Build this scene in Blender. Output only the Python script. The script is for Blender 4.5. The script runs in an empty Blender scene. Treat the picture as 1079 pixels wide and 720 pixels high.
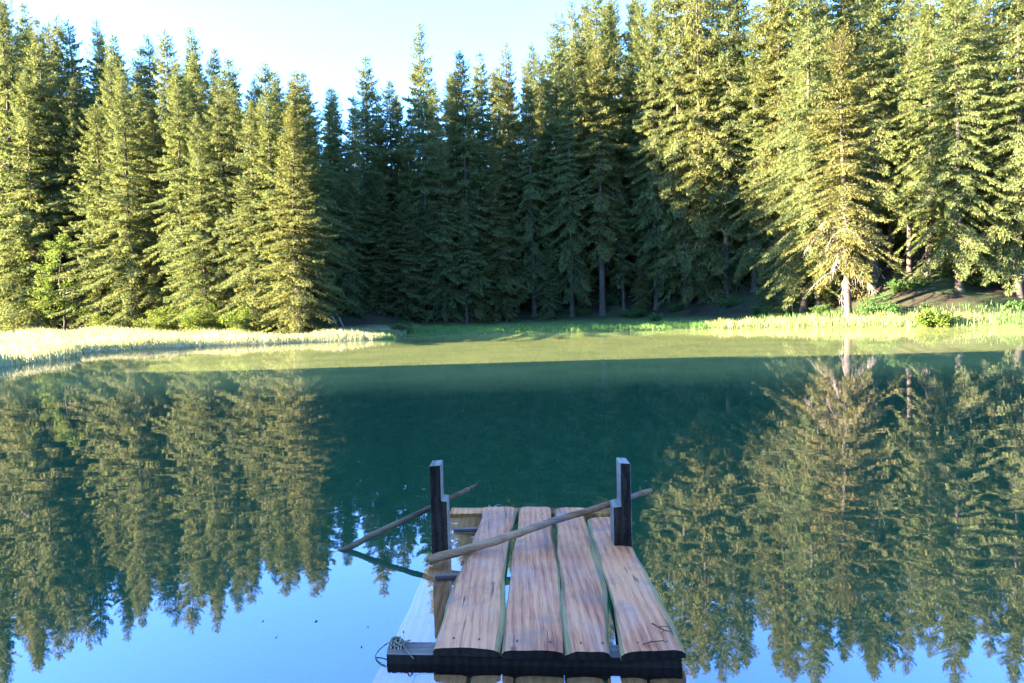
import bpy, math, random
import numpy as np
from mathutils import Vector, Matrix

random.seed(11)
rng = np.random.default_rng(11)
sc = bpy.context.scene
COL = sc.collection
R = math.radians

# ------------------------------------------------------------------ settings
EXPOSURE = 4.75
SUN_STRENGTH = 4.5
SKY_STRENGTH = 0.088
SUN_ELEV = 11.5
SUN_DIR = np.array([0.99, 0.125])          # horizontal travel direction of the light
SUN_DIR = SUN_DIR / np.linalg.norm(SUN_DIR)


# ------------------------------------------------------------------ camera
W, H = 1079.0, 720.0
F = 719.3
CAM = Vector((0, 0, 1.6))
PITCH = math.atan(31 / F)
ROLL = R(1.5)
fwd = Vector((0, math.cos(PITCH), -math.sin(PITCH)))
up0 = Vector((0, math.sin(PITCH), math.cos(PITCH)))
rt0 = Vector((1, 0, 0))
rt = rt0 * math.cos(ROLL) - up0 * math.sin(ROLL)
up = up0 * math.cos(ROLL) + rt0 * math.sin(ROLL)
cam_data = bpy.data.cameras.new('camera')
cam_data.sensor_width = 36
cam_data.lens = 36 * F / W
cam_data.clip_end = 5000
cam_data.clip_start = 0.05
cam = bpy.data.objects.new('camera', cam_data)
COL.objects.link(cam)
m = Matrix((rt, up, -fwd)).transposed().to_4x4()
m.translation = CAM
cam.matrix_world = m
sc.camera = cam

def ray(px, py):
    return rt * ((px - W / 2) / F) + up * ((H / 2 - py) / F) + fwd
def on_z(px, py, z):
    d = ray(px, py); t = (z - CAM.z) / d.z
    return CAM + d * t
def at_y(px, py, y):
    d = ray(px, py); t = (y - CAM.y) / d.y
    return CAM + d * t
def project(p):
    q = Vector(p) - CAM
    zf = q.dot(fwd)
    return W / 2 + F * q.dot(rt) / zf, H / 2 - F * q.dot(up) / zf

# ------------------------------------------------------------------ object helpers
def tag(o, label=None, cat=None, group=None, kind=None):
    if label: o['label'] = label
    if cat: o['category'] = cat
    if group: o['group'] = group
    if kind: o['kind'] = kind
    return o

def empty(name, loc, rot=(0, 0, 0), scale=(1, 1, 1)):
    o = bpy.data.objects.new(name, None)
    o.empty_display_size = 0.2
    COL.objects.link(o)
    o.location = loc; o.rotation_euler = rot; o.scale = scale
    return o

def mesh_np(name, verts, faces_list, mats=(), smooth=False, mat_idx=None):
    """faces_list: list of (n,k) int arrays"""
    me = bpy.data.meshes.new(name)
    verts = np.asarray(verts, dtype=np.float32)
    me.vertices.add(len(verts))
    me.vertices.foreach_set('co', verts.ravel())
    loops = np.concatenate([np.asarray(f, dtype=np.int32).ravel() for f in faces_list])
    tot = np.concatenate([np.full(len(f), np.asarray(f).shape[1], dtype=np.int32) for f in faces_list])
    start = np.concatenate([[0], np.cumsum(tot)[:-1]]).astype(np.int32)
    me.loops.add(len(loops))
    me.loops.foreach_set('vertex_index', loops)
    me.polygons.add(len(tot))
    me.polygons.foreach_set('loop_start', start)
    me.polygons.foreach_set('loop_total', tot)
    if mat_idx is not None:
        me.polygons.foreach_set('material_index', np.asarray(mat_idx, dtype=np.int32))
    if smooth:
        me.polygons.foreach_set('use_smooth', np.ones(len(tot), dtype=bool))
    me.update(calc_edges=True)
    me.validate()
    for mt in mats: me.materials.append(mt)
    return me

def obj(name, me, parent=None, loc=None):
    o = bpy.data.objects.new(name, me)
    COL.objects.link(o)
    if parent is not None: o.parent = parent
    if loc is not None: o.location = loc
    return o

def tube_np(paths, sides=6):
    """paths: list of (pts (n,3), radii (n,)) -> verts, quads (+cap tris list)"""
    V, Q, T = [], [], []
    off = 0
    for pts, rad in paths:
        pts = np.asarray(pts, float); n = len(pts)
        rad = np.broadcast_to(np.asarray(rad, float), (n,))
        tan = np.gradient(pts, axis=0)
        tan /= np.linalg.norm(tan, axis=1)[:, None] + 1e-9
        ref = np.array([0.0, 0.0, 1.0]) if abs(tan[:, 2]).mean() < 0.8 else np.array([1.0, 0.0, 0.0])
        a = np.cross(tan, ref); a /= np.linalg.norm(a, axis=1)[:, None] + 1e-9
        b = np.cross(tan, a)
        th = np.arange(sides) * 2 * math.pi / sides
        ring = pts[:, None, :] + rad[:, None, None] * (a[:, None, :] * np.cos(th)[None, :, None] + b[:, None, :] * np.sin(th)[None, :, None])
        V.append(ring.reshape(-1, 3))
        i = np.arange(n - 1)[:, None] * sides + np.arange(sides)[None, :]
        j = np.arange(n - 1)[:, None] * sides + (np.arange(sides)[None, :] + 1) % sides
        Q.append(np.stack([i, j, j + sides, i + sides], -1).reshape(-1, 4) + off)
        if sides == 4:
            Q.append(np.array([[0, 3, 2, 1]]) + off)
            e = off + (n - 1) * sides
            Q.append(np.array([[e, e + 1, e + 2, e + 3]]))
        elif sides > 4:
            c0 = off + n * sides; c1 = c0 + 1
            V.append(np.array([pts[0], pts[-1]]))
            k = np.arange(sides)
            T.append(np.stack([np.full(sides, c0), off + (k + 1) % sides, off + k], -1))
            e = off + (n - 1) * sides
            T.append(np.stack([np.full(sides, c1), e + k, e + (k + 1) % sides], -1))
            off += 2
        off += n * sides
    fl = [np.concatenate(Q)]
    if T: fl.append(np.concatenate(T))
    return np.concatenate(V), fl

# ------------------------------------------------------------------ node helpers
def new_mat(name):
    mt = bpy.data.materials.new(name)
    mt.use_nodes = True
    nt = mt.node_tree
    nt.nodes.clear()
    return mt, nt, nt.nodes, nt.links

class NB:
    def __init__(s, name):
        s.mat, s.nt, s.n, s.l = new_mat(name)
        s.out = s.n.new('ShaderNodeOutputMaterial')
    def node(s, t, **kw):
        nd = s.n.new(t)
        for k, v in kw.items():
            if k.startswith('i_'):
                nd.inputs[k[2:].replace('_', ' ')].default_value = v
            else: setattr(nd, k, v)
        return nd
    def link(s, a, b): s.l.new(a, b)
    def noise(s, scale, detail=4, rough=0.55, vec=None, dist=0.0):
        nd = s.n.new('ShaderNodeTexNoise')
        nd.inputs['Scale'].default_value = scale
        nd.inputs['Detail'].default_value = detail
        nd.inputs['Roughness'].default_value = rough
        nd.inputs['Distortion'].default_value = dist
        if vec is not None: s.link(vec, nd.inputs['Vector'])
        return nd.outputs['Fac']
    def ramp(s, fac, stops, interp='LINEAR'):
        nd = s.n.new('ShaderNodeValToRGB')
        cr = nd.color_ramp; cr.interpolation = interp
        while len(cr.elements) < len(stops): cr.elements.new(0.5)
        for e, (p, c) in zip(cr.elements, stops):
            e.position = p; e.color = (c[0], c[1], c[2], 1) if hasattr(c, '__len__') else (c, c, c, 1)
        s.link(fac, nd.inputs['Fac'])
        return nd.outputs['Color']
    def mix(s, fac, a, b, mode='MIX'):
        nd = s.n.new('ShaderNodeMix'); nd.data_type = 'RGBA'; nd.blend_type = mode
        for sock, v in ((nd.inputs[0], fac), (nd.inputs[6], a), (nd.inputs[7], b)):
            if hasattr(v, 'is_output'): s.link(v, sock)
            elif hasattr(v, '__len__'): sock.default_value = (*v[:3], 1)
            else: sock.default_value = v
        return nd.outputs[2]
    def math(s, op, a, b=None, c=None, clamp=False):
        nd = s.n.new('ShaderNodeMath'); nd.operation = op; nd.use_clamp = clamp
        for i, v in enumerate((a, b, c)):
            if v is None: continue
            if hasattr(v, 'is_output'): s.link(v, nd.inputs[i])
            else: nd.inputs[i].default_value = v
        return nd.outputs[0]
    def mapping(s, vec, scale=(1, 1, 1), loc=(0, 0, 0)):
        nd = s.n.new('ShaderNodeMapping')
        nd.inputs['Scale'].default_value = scale
        nd.inputs['Location'].default_value = loc
        s.link(vec, nd.inputs['Vector'])
        return nd.outputs[0]
    def objco(s):
        return s.n.new('ShaderNodeTexCoord').outputs['Object']
    def bump(s, h, strength=0.3, dist=0.02):
        nd = s.n.new('ShaderNodeBump')
        nd.inputs['Strength'].default_value = strength
        nd.inputs['Distance'].default_value = dist
        s.link(h, nd.inputs['Height'])
        return nd.outputs[0]
    def principled(s, color, rough=0.8, spec=0.3, normal=None):
        nd = s.n.new('ShaderNodeBsdfPrincipled')
        for sock, v in ((nd.inputs['Base Color'], color), (nd.inputs['Roughness'], rough), (nd.inputs['Specular IOR Level'], spec)):
            if hasattr(v, 'is_output'): s.link(v, sock)
            elif hasattr(v, '__len__'): sock.default_value = (*v[:3], 1)
            else: sock.default_value = v
        if normal is not None: s.link(normal, nd.inputs['Normal'])
        return nd
    def finish(s, shader):
        s.link(shader, s.out.inputs['Surface'])
        return s.mat

def leaf_material(name, dark, mid, light, transl=0.3, clump=0.55, hue_var=0.035, warm=None):
    b = NB(name)
    oi = b.node('ShaderNodeObjectInfo')
    geo = b.node('ShaderNodeNewGeometry')
    co = b.objco()
    n1 = b.noise(clump, 3, 0.6, co)
    isl = geo.outputs['Random Per Island']
    f = b.math('ADD', b.math('MULTIPLY', n1, 0.75), b.math('MULTIPLY', isl, 0.45))
    f = b.math('ADD', f, b.math('MULTIPLY', b.math('SUBTRACT', oi.outputs['Random'], 0.5), 0.25))
    col = b.ramp(f, [(0.25, dark), (0.6, mid), (0.95, light)])
    if warm is not None:
        wf = b.math('MULTIPLY', b.math('GREATER_THAN', oi.outputs['Random'], 0.8), 0.4)
        col = b.mix(wf, col, warm)
    hs = b.node('ShaderNodeHueSaturation')
    b.link(col, hs.inputs['Color'])
    h = b.math('ADD', 0.5, b.math('MULTIPLY', b.math('SUBTRACT', oi.outputs['Random'], 0.5), hue_var))
    b.link(h, hs.inputs['Hue'])
    col = hs.outputs['Color']
    d = b.node('ShaderNodeBsdfDiffuse'); b.link(col, d.inputs['Color'])
    t = b.node('ShaderNodeBsdfTranslucent')
    b.link(b.mix(0.5, col, (0.14, 0.15, 0.03)), t.inputs['Color'])
    ms = b.node('ShaderNodeMixShader'); ms.inputs[0].default_value = transl
    b.link(d.outputs[0], ms.inputs[1]); b.link(t.outputs[0], ms.inputs[2])
    return b.finish(ms.outputs[0])

def bark_material(name, c1, c2, c3):
    b = NB(name)
    co = b.objco()
    v = b.mapping(co, (9, 9, 1.6))
    n1 = b.noise(1.6, 5, 0.65, v)
    n2 = b.noise(0.8, 3, 0.6, co)
    col = b.ramp(n1, [(0.3, c1), (0.7, c2)])
    col = b.mix(b.ramp(n2, [(0.5, 0.0), (0.7, 1.0)]), col, c3)
    p = b.principled(col, 0.9, 0.2, b.bump(n1, 0.6, 0.03))
    return b.finish(p.outputs[0])

M_SPRUCE = leaf_material('spruce_foliage', (0.074, 0.118, 0.064), (0.124, 0.146, 0.057), (0.185, 0.182, 0.064), 0.44, 0.5, 0.05, (0.14, 0.10, 0.045))
M_GOLD = leaf_material('golden_spruce_foliage', (0.06, 0.065, 0.022), (0.13, 0.125, 0.045), (0.2, 0.18, 0.065), 0.3, 0.7)
M_BROADLEAF = leaf_material('broadleaf_foliage', (0.055, 0.09, 0.018), (0.10, 0.15, 0.028), (0.15, 0.2, 0.045), 0.42, 1.0)
M_SHRUB = leaf_material('shrub_foliage', (0.05, 0.085, 0.018), (0.095, 0.14, 0.025), (0.14, 0.185, 0.035), 0.4, 1.5)
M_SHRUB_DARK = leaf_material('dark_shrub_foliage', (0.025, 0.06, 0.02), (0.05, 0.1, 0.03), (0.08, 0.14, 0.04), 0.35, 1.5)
M_REED = leaf_material('reed_blades', (0.19, 0.185, 0.085), (0.32, 0.30, 0.16), (0.42, 0.39, 0.23), 0.35, 0.5)
M_SEDGE = leaf_material('sedge_blades', (0.05, 0.11, 0.03), (0.10, 0.19, 0.05), (0.18, 0.26, 0.08), 0.35, 0.35)
M_STRAW = leaf_material('straw_blades', (0.15, 0.17, 0.06), (0.24, 0.25, 0.10), (0.36, 0.34, 0.17), 0.35, 0.5)
M_BARK = bark_material('spruce_bark', (0.035, 0.027, 0.022), (0.085, 0.066, 0.054), (0.10, 0.092, 0.078))
M_DEAD = bark_material('dead_branch_wood', (0.12, 0.10, 0.085), (0.24, 0.20, 0.175), (0.25, 0.225, 0.20))

# ------------------------------------------------------------------ terrain
LAKE = np.array([(-13, -3), (-17, 6), (-19, 16), (-20.0, 26.5), (-21.3, 33), (-24.2, 36), (-22.8, 41), (-16.4, 44.2), (-9.0, 45.4), (-8.0, 46.2), (-9.2, 47.3), (-12.6, 48.8),
                 (-11.2, 53), (-8.5, 56), (-4, 53), (1.5, 51.0), (7, 50.6), (12, 50.6), (18, 48.5), (24, 44), (30, 40.5),
                 (37, 41), (55, 40), (60, 25), (45, 2), (20, -4), (0, -3.2)], float)
CLEAR = np.array([(-14.4, 48.2), (-13.8, 53), (-13.5, 65), (-5, 70), (1.5, 72.5), (7, 72.5), (14, 71.5), (21, 63), (25.5, 47.5), (31, 44.5),
                  (40, 46), (62, 46), (70, 20), (50, -8), (15, -14), (-15, -14), (-60, -22), (-400, -150), (-400, 130), (-80, 89),
                  (-50, 67), (-36, 59.5), (-25, 54), (-18, 49)], float)

def sdist(P, poly):
    """signed distance, negative inside"""
    x, y = P[..., 0], P[..., 1]
    best = np.full(x.shape, 1e18)
    inside = np.zeros(x.shape, bool)
    n = len(poly)
    for i in range(n):
        a, b = poly[i], poly[(i + 1) % n]
        e = b - a
        t = np.clip(((x - a[0]) * e[0] + (y - a[1]) * e[1]) / (e @ e), 0, 1)
        dx, dy = x - a[0] - t * e[0], y - a[1] - t * e[1]
        best = np.minimum(best, dx * dx + dy * dy)
        c = ((a[1] > y) != (b[1] > y))
        with np.errstate(divide='ignore', invalid='ignore'):
            xi = (b[0] - a[0]) * (y - a[1]) / (b[1] - a[1] + 1e-12) + a[0]
        inside ^= c & (x < xi)
    d = np.sqrt(best)
    return np.where(inside, -d, d)

def ground_h(P):
    P = np.asarray(P, float)
    x, y = P[..., 0], P[..., 1]
    dl = sdist(P, LAKE)
    dc = sdist(P, CLEAR)
    slope = np.interp(x, [-13, -9, 14, 24], [0.035, 0.03, 0.03, 0.15])
    land = 0.10 + slope * np.minimum(dl, np.interp(x, [-16, -10], [24, 6]))
    steep = np.interp(x, [-40, -10, 5, 25, 60], [0.40, 0.40, 0.45, 0.60, 0.62])
    steep = np.where(y < 20, 0.25, steep)
    hd = np.maximum(dc, 0)
    hill = steep * (np.sqrt(hd * hd + 9) - 3)
    hill = 46 * np.tanh(hill / 46)
    # unseen rise added on the near left bank, shaped to shade near water and dock
    ex = np.clip((-21.5 - x) / 7, 0, 1) * np.clip((x + 190) / 30, 0, 1)
    cy = 19.6 + 0.4 * np.sin(x * 0.21)
    rise = (10.5 + 0.9 * np.sin(x * 0.33 + 1) + 0.6 * np.sin(x * 0.71)) * (ex * ex * (3 - 2 * ex))
    shade_ridge = rise * np.where(y > cy, np.exp(-((y - cy) / 3.4) ** 2), np.exp(-(np.minimum(y + 25, 0) / 15) ** 2))
    wob = 0.12 * np.sin(x * 0.9 + 1.3 * np.sin(y * 0.7)) * np.sin(y * 0.8 + 0.6 * np.sin(x * 0.5))
    land = land + hill + shade_ridge + wob * np.clip(dl / 3, 0, 1)
    under = -np.minimum(-dl * 0.22, np.interp(y, [6, 15], [1.25, 0.45])) - 0.02
    return np.where(dl > 0, land, under)

def gh(x, y):
    return float(ground_h(np.array([[x, y]]))[0])

def axis(fine_lo, fine_hi, step, lo, hi):
    a = list(np.arange(fine_lo, fine_hi + 1e-6, step))
    s = step; v = fine_lo
    while v > lo: s *= 1.22; v -= s; a.insert(0, v)
    s = step; v = a[-1]
    while v < hi: s *= 1.22; v += s; a.append(v)
    return np.array(a)
gx = axis(-70, 62, 0.75, -1500, 1500)
gy = axis(-14, 92, 0.75, -1500, 1500)
XX, YY = np.meshgrid(gx, gy)
ZZ = ground_h(np.stack([XX, YY], -1))
V = np.stack([XX, YY, ZZ], -1).reshape(-1, 3)
nx, ny = len(gx), len(gy)
ii = (np.arange(ny - 1)[:, None] * nx + np.arange(nx - 1)[None, :]).ravel()
Q = np.stack([ii, ii + 1, ii + 1 + nx, ii + nx], -1)

b = NB('forest_ground')
geo = b.node('ShaderNodeNewGeometry')
pos = geo.outputs['Position']
sep = b.node('ShaderNodeSeparateXYZ'); b.link(pos, sep.inputs[0])
n1 = b.noise(0.35, 5, 0.6, pos)
n2 = b.noise(3.0, 5, 0.65, pos)
floor_c = b.ramp(b.math('ADD', b.math('MULTIPLY', n1, 0.6), b.math('MULTIPLY', n2, 0.4)),
                 [(0.35, (0.018, 0.013, 0.009)), (0.47, (0.032, 0.023, 0.016)), (0.53, (0.024, 0.036, 0.013)), (0.62, (0.034, 0.045, 0.016)), (0.72, (0.045, 0.033, 0.024))])
sepx = b.math('MULTIPLY', b.math('ADD', sep.outputs[0], 9.0), -0.5, clamp=True)
grass_c = b.mix(sepx, b.ramp(n2, [(0.3, (0.05, 0.085, 0.02)), (0.7, (0.10, 0.13, 0.04))]), b.ramp(n2, [(0.3, (0.19, 0.18, 0.085)), (0.7, (0.30, 0.28, 0.15))]))
gfac = b.ramp(b.math('ADD', sep.outputs[2], b.math('MULTIPLY', n1, 0.5)), [(0.55, 1.0), (1.0, 0.0)])
col = b.mix(gfac, floor_c, grass_c)
lit_silt = b.ramp(n2, [(0.3, (0.24, 0.25, 0.08)), (0.7, (0.30, 0.30, 0.10))])
shade_weed = b.ramp(n2, [(0.3, (0.003, 0.060, 0.024)), (0.7, (0.006, 0.078, 0.031))])
mud_c = b.mix(b.ramp(b.math('MULTIPLY', b.math('ADD', sep.outputs[1], b.math('MULTIPLY', n1, 6.0)), 0.03), [(0.60, 0.0), (0.76, 1.0)]), shade_weed, b.mix(b.ramp(n1, [(0.4, 0.0), (0.65, 0.55)]), lit_silt, (0.145, 0.17, 0.055)))  # sunlit strip and near shade partly put into the bed colour
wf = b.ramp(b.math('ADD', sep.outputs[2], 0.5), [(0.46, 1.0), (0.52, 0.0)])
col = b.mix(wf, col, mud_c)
p = b.principled(col, 0.95, 0.15, b.bump(n2, 0.7, 0.08))
M_GROUND = b.finish(p.outputs[0])
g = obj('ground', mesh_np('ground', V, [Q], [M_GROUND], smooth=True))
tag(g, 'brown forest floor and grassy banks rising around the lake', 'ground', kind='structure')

# ------------------------------------------------------------------ water
b = NB('lake_water')
co = b.objco()
r1 = b.noise(1.0, 2, 0.5, b.mapping(co, (0.5, 2.2, 1)))
r2 = b.noise(1.0, 2, 0.5, b.mapping(co, (3.0, 9.0, 1)))
calm = b.ramp(b.noise(0.12, 2, 0.5, b.mapping(co, (0.5, 1.3, 1))), [(0.45, 0.1), (0.65, 1.0)])
hgt = b.math('ADD', b.math('MULTIPLY', r1, 1.0), b.math('MULTIPLY', b.math('MULTIPLY', r2, 0.05), calm))
nrm = b.bump(hgt, 0.055, 0.02)
gl = b.node('ShaderNodeBsdfGlossy'); gl.inputs['Roughness'].default_value = 0.012
gl.inputs['Color'].default_value = (0.84, 0.76, 1.0, 1)
b.link(nrm, gl.inputs['Normal'])
tr = b.node('ShaderNodeBsdfTransparent'); tr.inputs['Color'].default_value = (0.93, 0.96, 0.92, 1)
fr = b.node('ShaderNodeFresnel'); fr.inputs['IOR'].default_value = 1.33
b.link(nrm, fr.inputs['Normal'])
fac = b.math('MINIMUM', b.math('ADD', 0.23, b.math('MULTIPLY', fr.outputs[0], 0.62)), 0.50)
ms = b.node('ShaderNodeMixShader')
b.link(fac, ms.inputs[0]); b.link(tr.outputs[0], ms.inputs[1]); b.link(gl.outputs[0], ms.inputs[2])
M_WATER = b.finish(ms.outputs[0])
wx = [-420, 90]; wy = [-20, 75]
# only the lake itself: polygon grown slightly under the banks
cen = LAKE.mean(axis=0)
poly = []
for i in range(len(LAKE)):
    a, c = LAKE[i - 1], LAKE[(i + 1) % len(LAKE)]
    t = c - a; nrm2 = np.array([-t[1], t[0]]) / np.linalg.norm(t)
    cand = LAKE[i] + nrm2 * 1.2
    if sdist(cand[None], LAKE)[0] < 0: cand = LAKE[i] - nrm2 * 1.2
    poly.append((cand[0], cand[1], 0.0))
me = bpy.data.meshes.new('water'); me.from_pydata(poly, [], [list(range(len(poly)))]); me.update()
if me.polygons[0].normal.z < 0: me.flip_normals()
me.update()
me.materials.append(M_WATER)
water = obj('water', me)
tag(water, 'still green lake mirroring the forest and sky', 'lake', kind='structure')

# ------------------------------------------------------------------ spruce generator
def kites(P, D, L, Wd, rs, flat=0.5):
    """leaf sprays: base P, direction D (unit), length L, width Wd; returns verts and quads"""
    n = len(P)
    rnd = rs.normal(size=(n, 3)) * flat
    upv = np.array([0, 0, 1.0]) + rnd
    S = np.cross(D, upv); S /= np.linalg.norm(S, axis=1)[:, None] + 1e-9
    mid = P + D * (L * 0.45)[:, None]
    v = np.stack([P, mid - S * (Wd / 2)[:, None], P + D * L[:, None], mid + S * (Wd / 2)[:, None]], 1).reshape(-1, 3)
    q = np.arange(n)[:, None] * 4 + np.arange(4)[None, :]
    return v, q

def make_spruce(seed, Ht=24.0, Rad=2.2, cb=0.1, dens=1.0, droop=0.5, gaps=0.2, rag=0.25, pw=0.75, leaf=1.0, bare=10, lean=0.0, mat=None, hang=0.35):
    rs = np.random.default_rng(seed)
    V, Qs, off = [], [], 0
    branches = []
    z = Ht * cb
    sway = rs.uniform(0, 6.28, 2)
    def axis_at(zz):
        return np.array([0.10 * math.sin(zz * 0.25 + sway[0]) * zz / Ht + lean * zz, 0.10 * math.sin(zz * 0.21 + sway[1]) * zz / Ht, zz])
    sect = rs.uniform(0.75, 1.2, 24 * 6).reshape(24, 6)
    while z < Ht - 0.35:
        t = (Ht - z) / (Ht * (1 - cb))
        prof = min(1.0, (t / 0.8)) ** pw
        if t > 0.85: prof *= 1 - 1.6 * (t - 0.85)
        nb = rs.integers(5, 8)
        a0 = rs.uniform(0, 6.28)
        for k in range(nb):
            a = a0 + k * 6.283 / nb + rs.normal(0, 0.25)
            s6 = sect[int(z / Ht * 23.9), int((a % 6.283) / 6.284 * 6)]
            if rs.random() < gaps * (0.4 + s6 * 0.6): continue
            Lb = Rad * prof * s6 * (1 + rs.normal(0, rag))
            Lb = max(0.12, min(Lb, Rad * 1.5))
            zz = z + rs.uniform(-0.15, 0.15)
            c = axis_at(zz)
            upa = np.interp(t, [0, 0.15, 0.5, 1.0], [0.9, 0.45, 0.05, -0.25]) + rs.normal(0, 0.08)
            dr = np.interp(t, [0, 0.2, 0.6, 1], [0.0, 0.35, 0.8, 1.0]) * droop
            oh = np.array([math.cos(a), math.sin(a), 0]); lat = np.array([-math.sin(a), math.cos(a), 0])
            ss = np.linspace(0, 1, 5)
            pts = c[None] + oh[None] * (Lb * ss)[:, None]
            zc = Lb * (upa * ss - dr * ss ** 1.7 + 0.22 * ss ** 5)
            pts[:, 2] += zc
            branches.append((pts, Lb, zz))
            n = int(max(12, Lb * 135 * dens * (0.75 + 0.5 * rs.random())))
            s = 0.05 + 0.95 * rs.random(n) ** 0.8
            side = rs.choice([-1, 1], n)
            wmax = (0.10 + np.minimum((1 - s) * Lb * 0.36, 0.55))
            w = wmax * rs.random(n) * side
            P = c[None] + oh[None] * (Lb * s)[:, None] + lat[None] * w[:, None]
            P[:, 2] += Lb * (upa * s - dr * s ** 1.7 + 0.22 * s ** 5) - np.abs(w) * 0.35 + rs.normal(0, 0.035, n)
            hanging = rs.random(n) < hang * np.interp(t, [0, 0.25, 0.6], [0.1, 0.6, 1.2])
            D = oh[None] * rs.uniform(0.5, 1.0, n)[:, None] + lat[None] * (side * rs.uniform(0.2, 0.9, n))[:, None]
            D[:, 2] = np.where(hanging, -rs.uniform(1.0, 3.0, n), rs.uniform(-0.55, 0.25, n) + upa * 0.4)
            D /= np.linalg.norm(D, axis=1)[:, None]
            L = rs.uniform(0.13, 0.30, n) * np.where(hanging, 1.15, 1.0) * (0.6 + 0.4 * min(1, t * 5)) * leaf
            v, q = kites(P, D, L, L * rs.uniform(0.22, 0.34, n), rs)
            V.append(v); Qs.append(q + off); off += len(v)
        z += rs.uniform(0.36, 0.58) * np.interp(t, [0, 0.12, 0.3, 1], [0.4, 0.6, 1.0, 1.15])
    # leader
    n = 40
    zl = Ht - rs.random(n) * 0.9
    P = np.stack([np.full(n, axis_at(Ht)[0]), np.full(n, axis_at(Ht)[1]), zl], 1)
    D = rs.normal(size=(n, 3)) * 0.5; D[:, 2] = 0.9
    D /= np.linalg.norm(D, axis=1)[:, None]
    v, q = kites(P, D, rs.uniform(0.15, 0.32, n) * leaf, np.full(n, 0.06) * leaf, rs)
    V.append(v); Qs.append(q + off)
    crown = mesh_np('spruce_crown', np.concatenate(V), [np.concatenate(Qs)], [mat or M_SPRUCE])
    # trunk with limbs
    zz = np.concatenate([[-0.6, 0.0, 0.25, 0.8], np.linspace(2, Ht, 16)])
    tp = np.array([axis_at(q) for q in zz])
    r0 = 0.0105 * Ht
    rad = np.interp(zz, [-0.6, 0, 0.25, 0.8, Ht], [r0 * 1.6, r0 * 1.45, r0 * 1.2, r0, 0.015])
    paths8 = [(tp, rad)]
    v1, f1 = tube_np(paths8, 9)
    small = []
    for (pts, Lb, zb) in branches:
        if Lb > 0.5:
            small.append((pts[:4], np.linspace(0.012 + 0.012 * Lb, 0.006, 4)))
    lo = 0.6 if cb > 0.12 else 1.2
    for k in range(bare):
        zb = rs.uniform(1.5, max(2.5, Ht * (cb + 0.12)))
        a = rs.uniform(0, 6.28); Lb = rs.uniform(0.4, 1.5) * min(1.2, Rad / 2)
        oh = np.array([math.cos(a), math.sin(a), 0])
        ss = np.linspace(0, 1, 4)
        pts = axis_at(zb)[None] + oh[None] * (Lb * ss)[:, None]
        pts[:, 2] += -Lb * (0.25 * ss + 0.5 * ss ** 2)
        small.append((pts, np.linspace(0.022, 0.008, 4)))
    v2, f2 = tube_np(small, 3)
    nv = len(v1)
    trunk = mesh_np('spruce_trunk', np.concatenate([v1, v2]), [f1[0], f1[1], f2[0] + nv], [M_BARK], smooth=True)
    return dict(H=Ht, crown=crown, trunk=trunk, R=Rad)

PROTO = {
    'full_a': make_spruce(1, 24, 3.4, 0.03, 1.0, 0.55, 0.14, 0.22, 0.8),
    'full_b': make_spruce(2, 22, 3.1, 0.04, 1.0, 0.65, 0.18, 0.28, 0.72),
    'full_c': make_spruce(3, 25, 2.9, 0.05, 1.0, 0.75, 0.2, 0.3, 0.68),
    'slim_a': make_spruce(4, 27, 2.4, 0.07, 1.0, 0.7, 0.2, 0.3, 0.6),
    'slim_b': make_spruce(5, 26, 2.6, 0.09, 1.0, 0.85, 0.24, 0.32, 0.6),
    'bare_a': make_spruce(6, 28, 2.35, 0.24, 1.0, 0.8, 0.25, 0.35, 0.55, bare=26),
    'bare_b': make_spruce(7, 29, 2.7, 0.13, 1.0, 0.9, 0.26, 0.35, 0.6, bare=22),
    'broad': make_spruce(8, 28, 3.8, 0.09, 1.0, 0.7, 0.16, 0.28, 0.85, bare=16),
    'broad_b': make_spruce(9, 33, 3.4, 0.12, 1.0, 0.8, 0.22, 0.32, 0.65, bare=16),
    'golden': make_spruce(10, 27, 3.2, 0.19, 0.95, 0.75, 0.32, 0.38, 0.6, bare=30, mat=M_GOLD),
    'young': make_spruce(12, 13, 1.6, 0.22, 1.0, 0.5, 0.2, 0.25, 0.8, leaf=0.85, bare=6),
}
SHAPE = {  # words for the labels
         'full_a': 'full bushy', 'full_b': 'full ragged', 'full_c': 'full drooping', 'slim_a': 'slender', 'slim_b': 'slender drooping',
         'bare_a': 'bare-trunked slim', 'bare_b': 'bare-trunked', 'broad': 'broad pointed', 'broad_b': 'tall broad', 'golden': 'dead-branched golden', 'young': 'short young'}
TREES = []
def plant(px, top, Y, kind, row, base_y=None, rot=None):
    """place a spruce at depth Y seen at column px, tall enough to reach image row top"""
    p = at_y(px, 335, Y)
    x, y = p.x, p.y
    z = gh(x, y) - 0.05
    pt = at_y(px, top, Y)
    h = pt.z - z
    # keep the column: the trunk is vertical in the world
    x = at_y(px, (top + 335) / 2, Y).x
    pr = PROTO[kind]
    s = h / pr['H']
    sxy = s * random.uniform(0.82, 1.10)
    if px < 335: sxy *= 1.14
    elif px < 700: sxy *= 1.06
    if s > 1.15: sxy = s * 0.93
    if s < 0.75: sxy = s * 1.2
    root = empty('spruce_tree', (x, y, z), (random.gauss(0, 0.013), random.gauss(0, 0.013), random.uniform(0, 6.28) if rot is None else rot), (sxy, sxy, s))
    t = obj('trunk', pr['trunk'], root)
    c = obj('crown', pr['crown'], root)
    TREES.append(dict(o=root, px=px, top=top, Y=Y, kind=kind, row=row, h=h))
    return root

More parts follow.
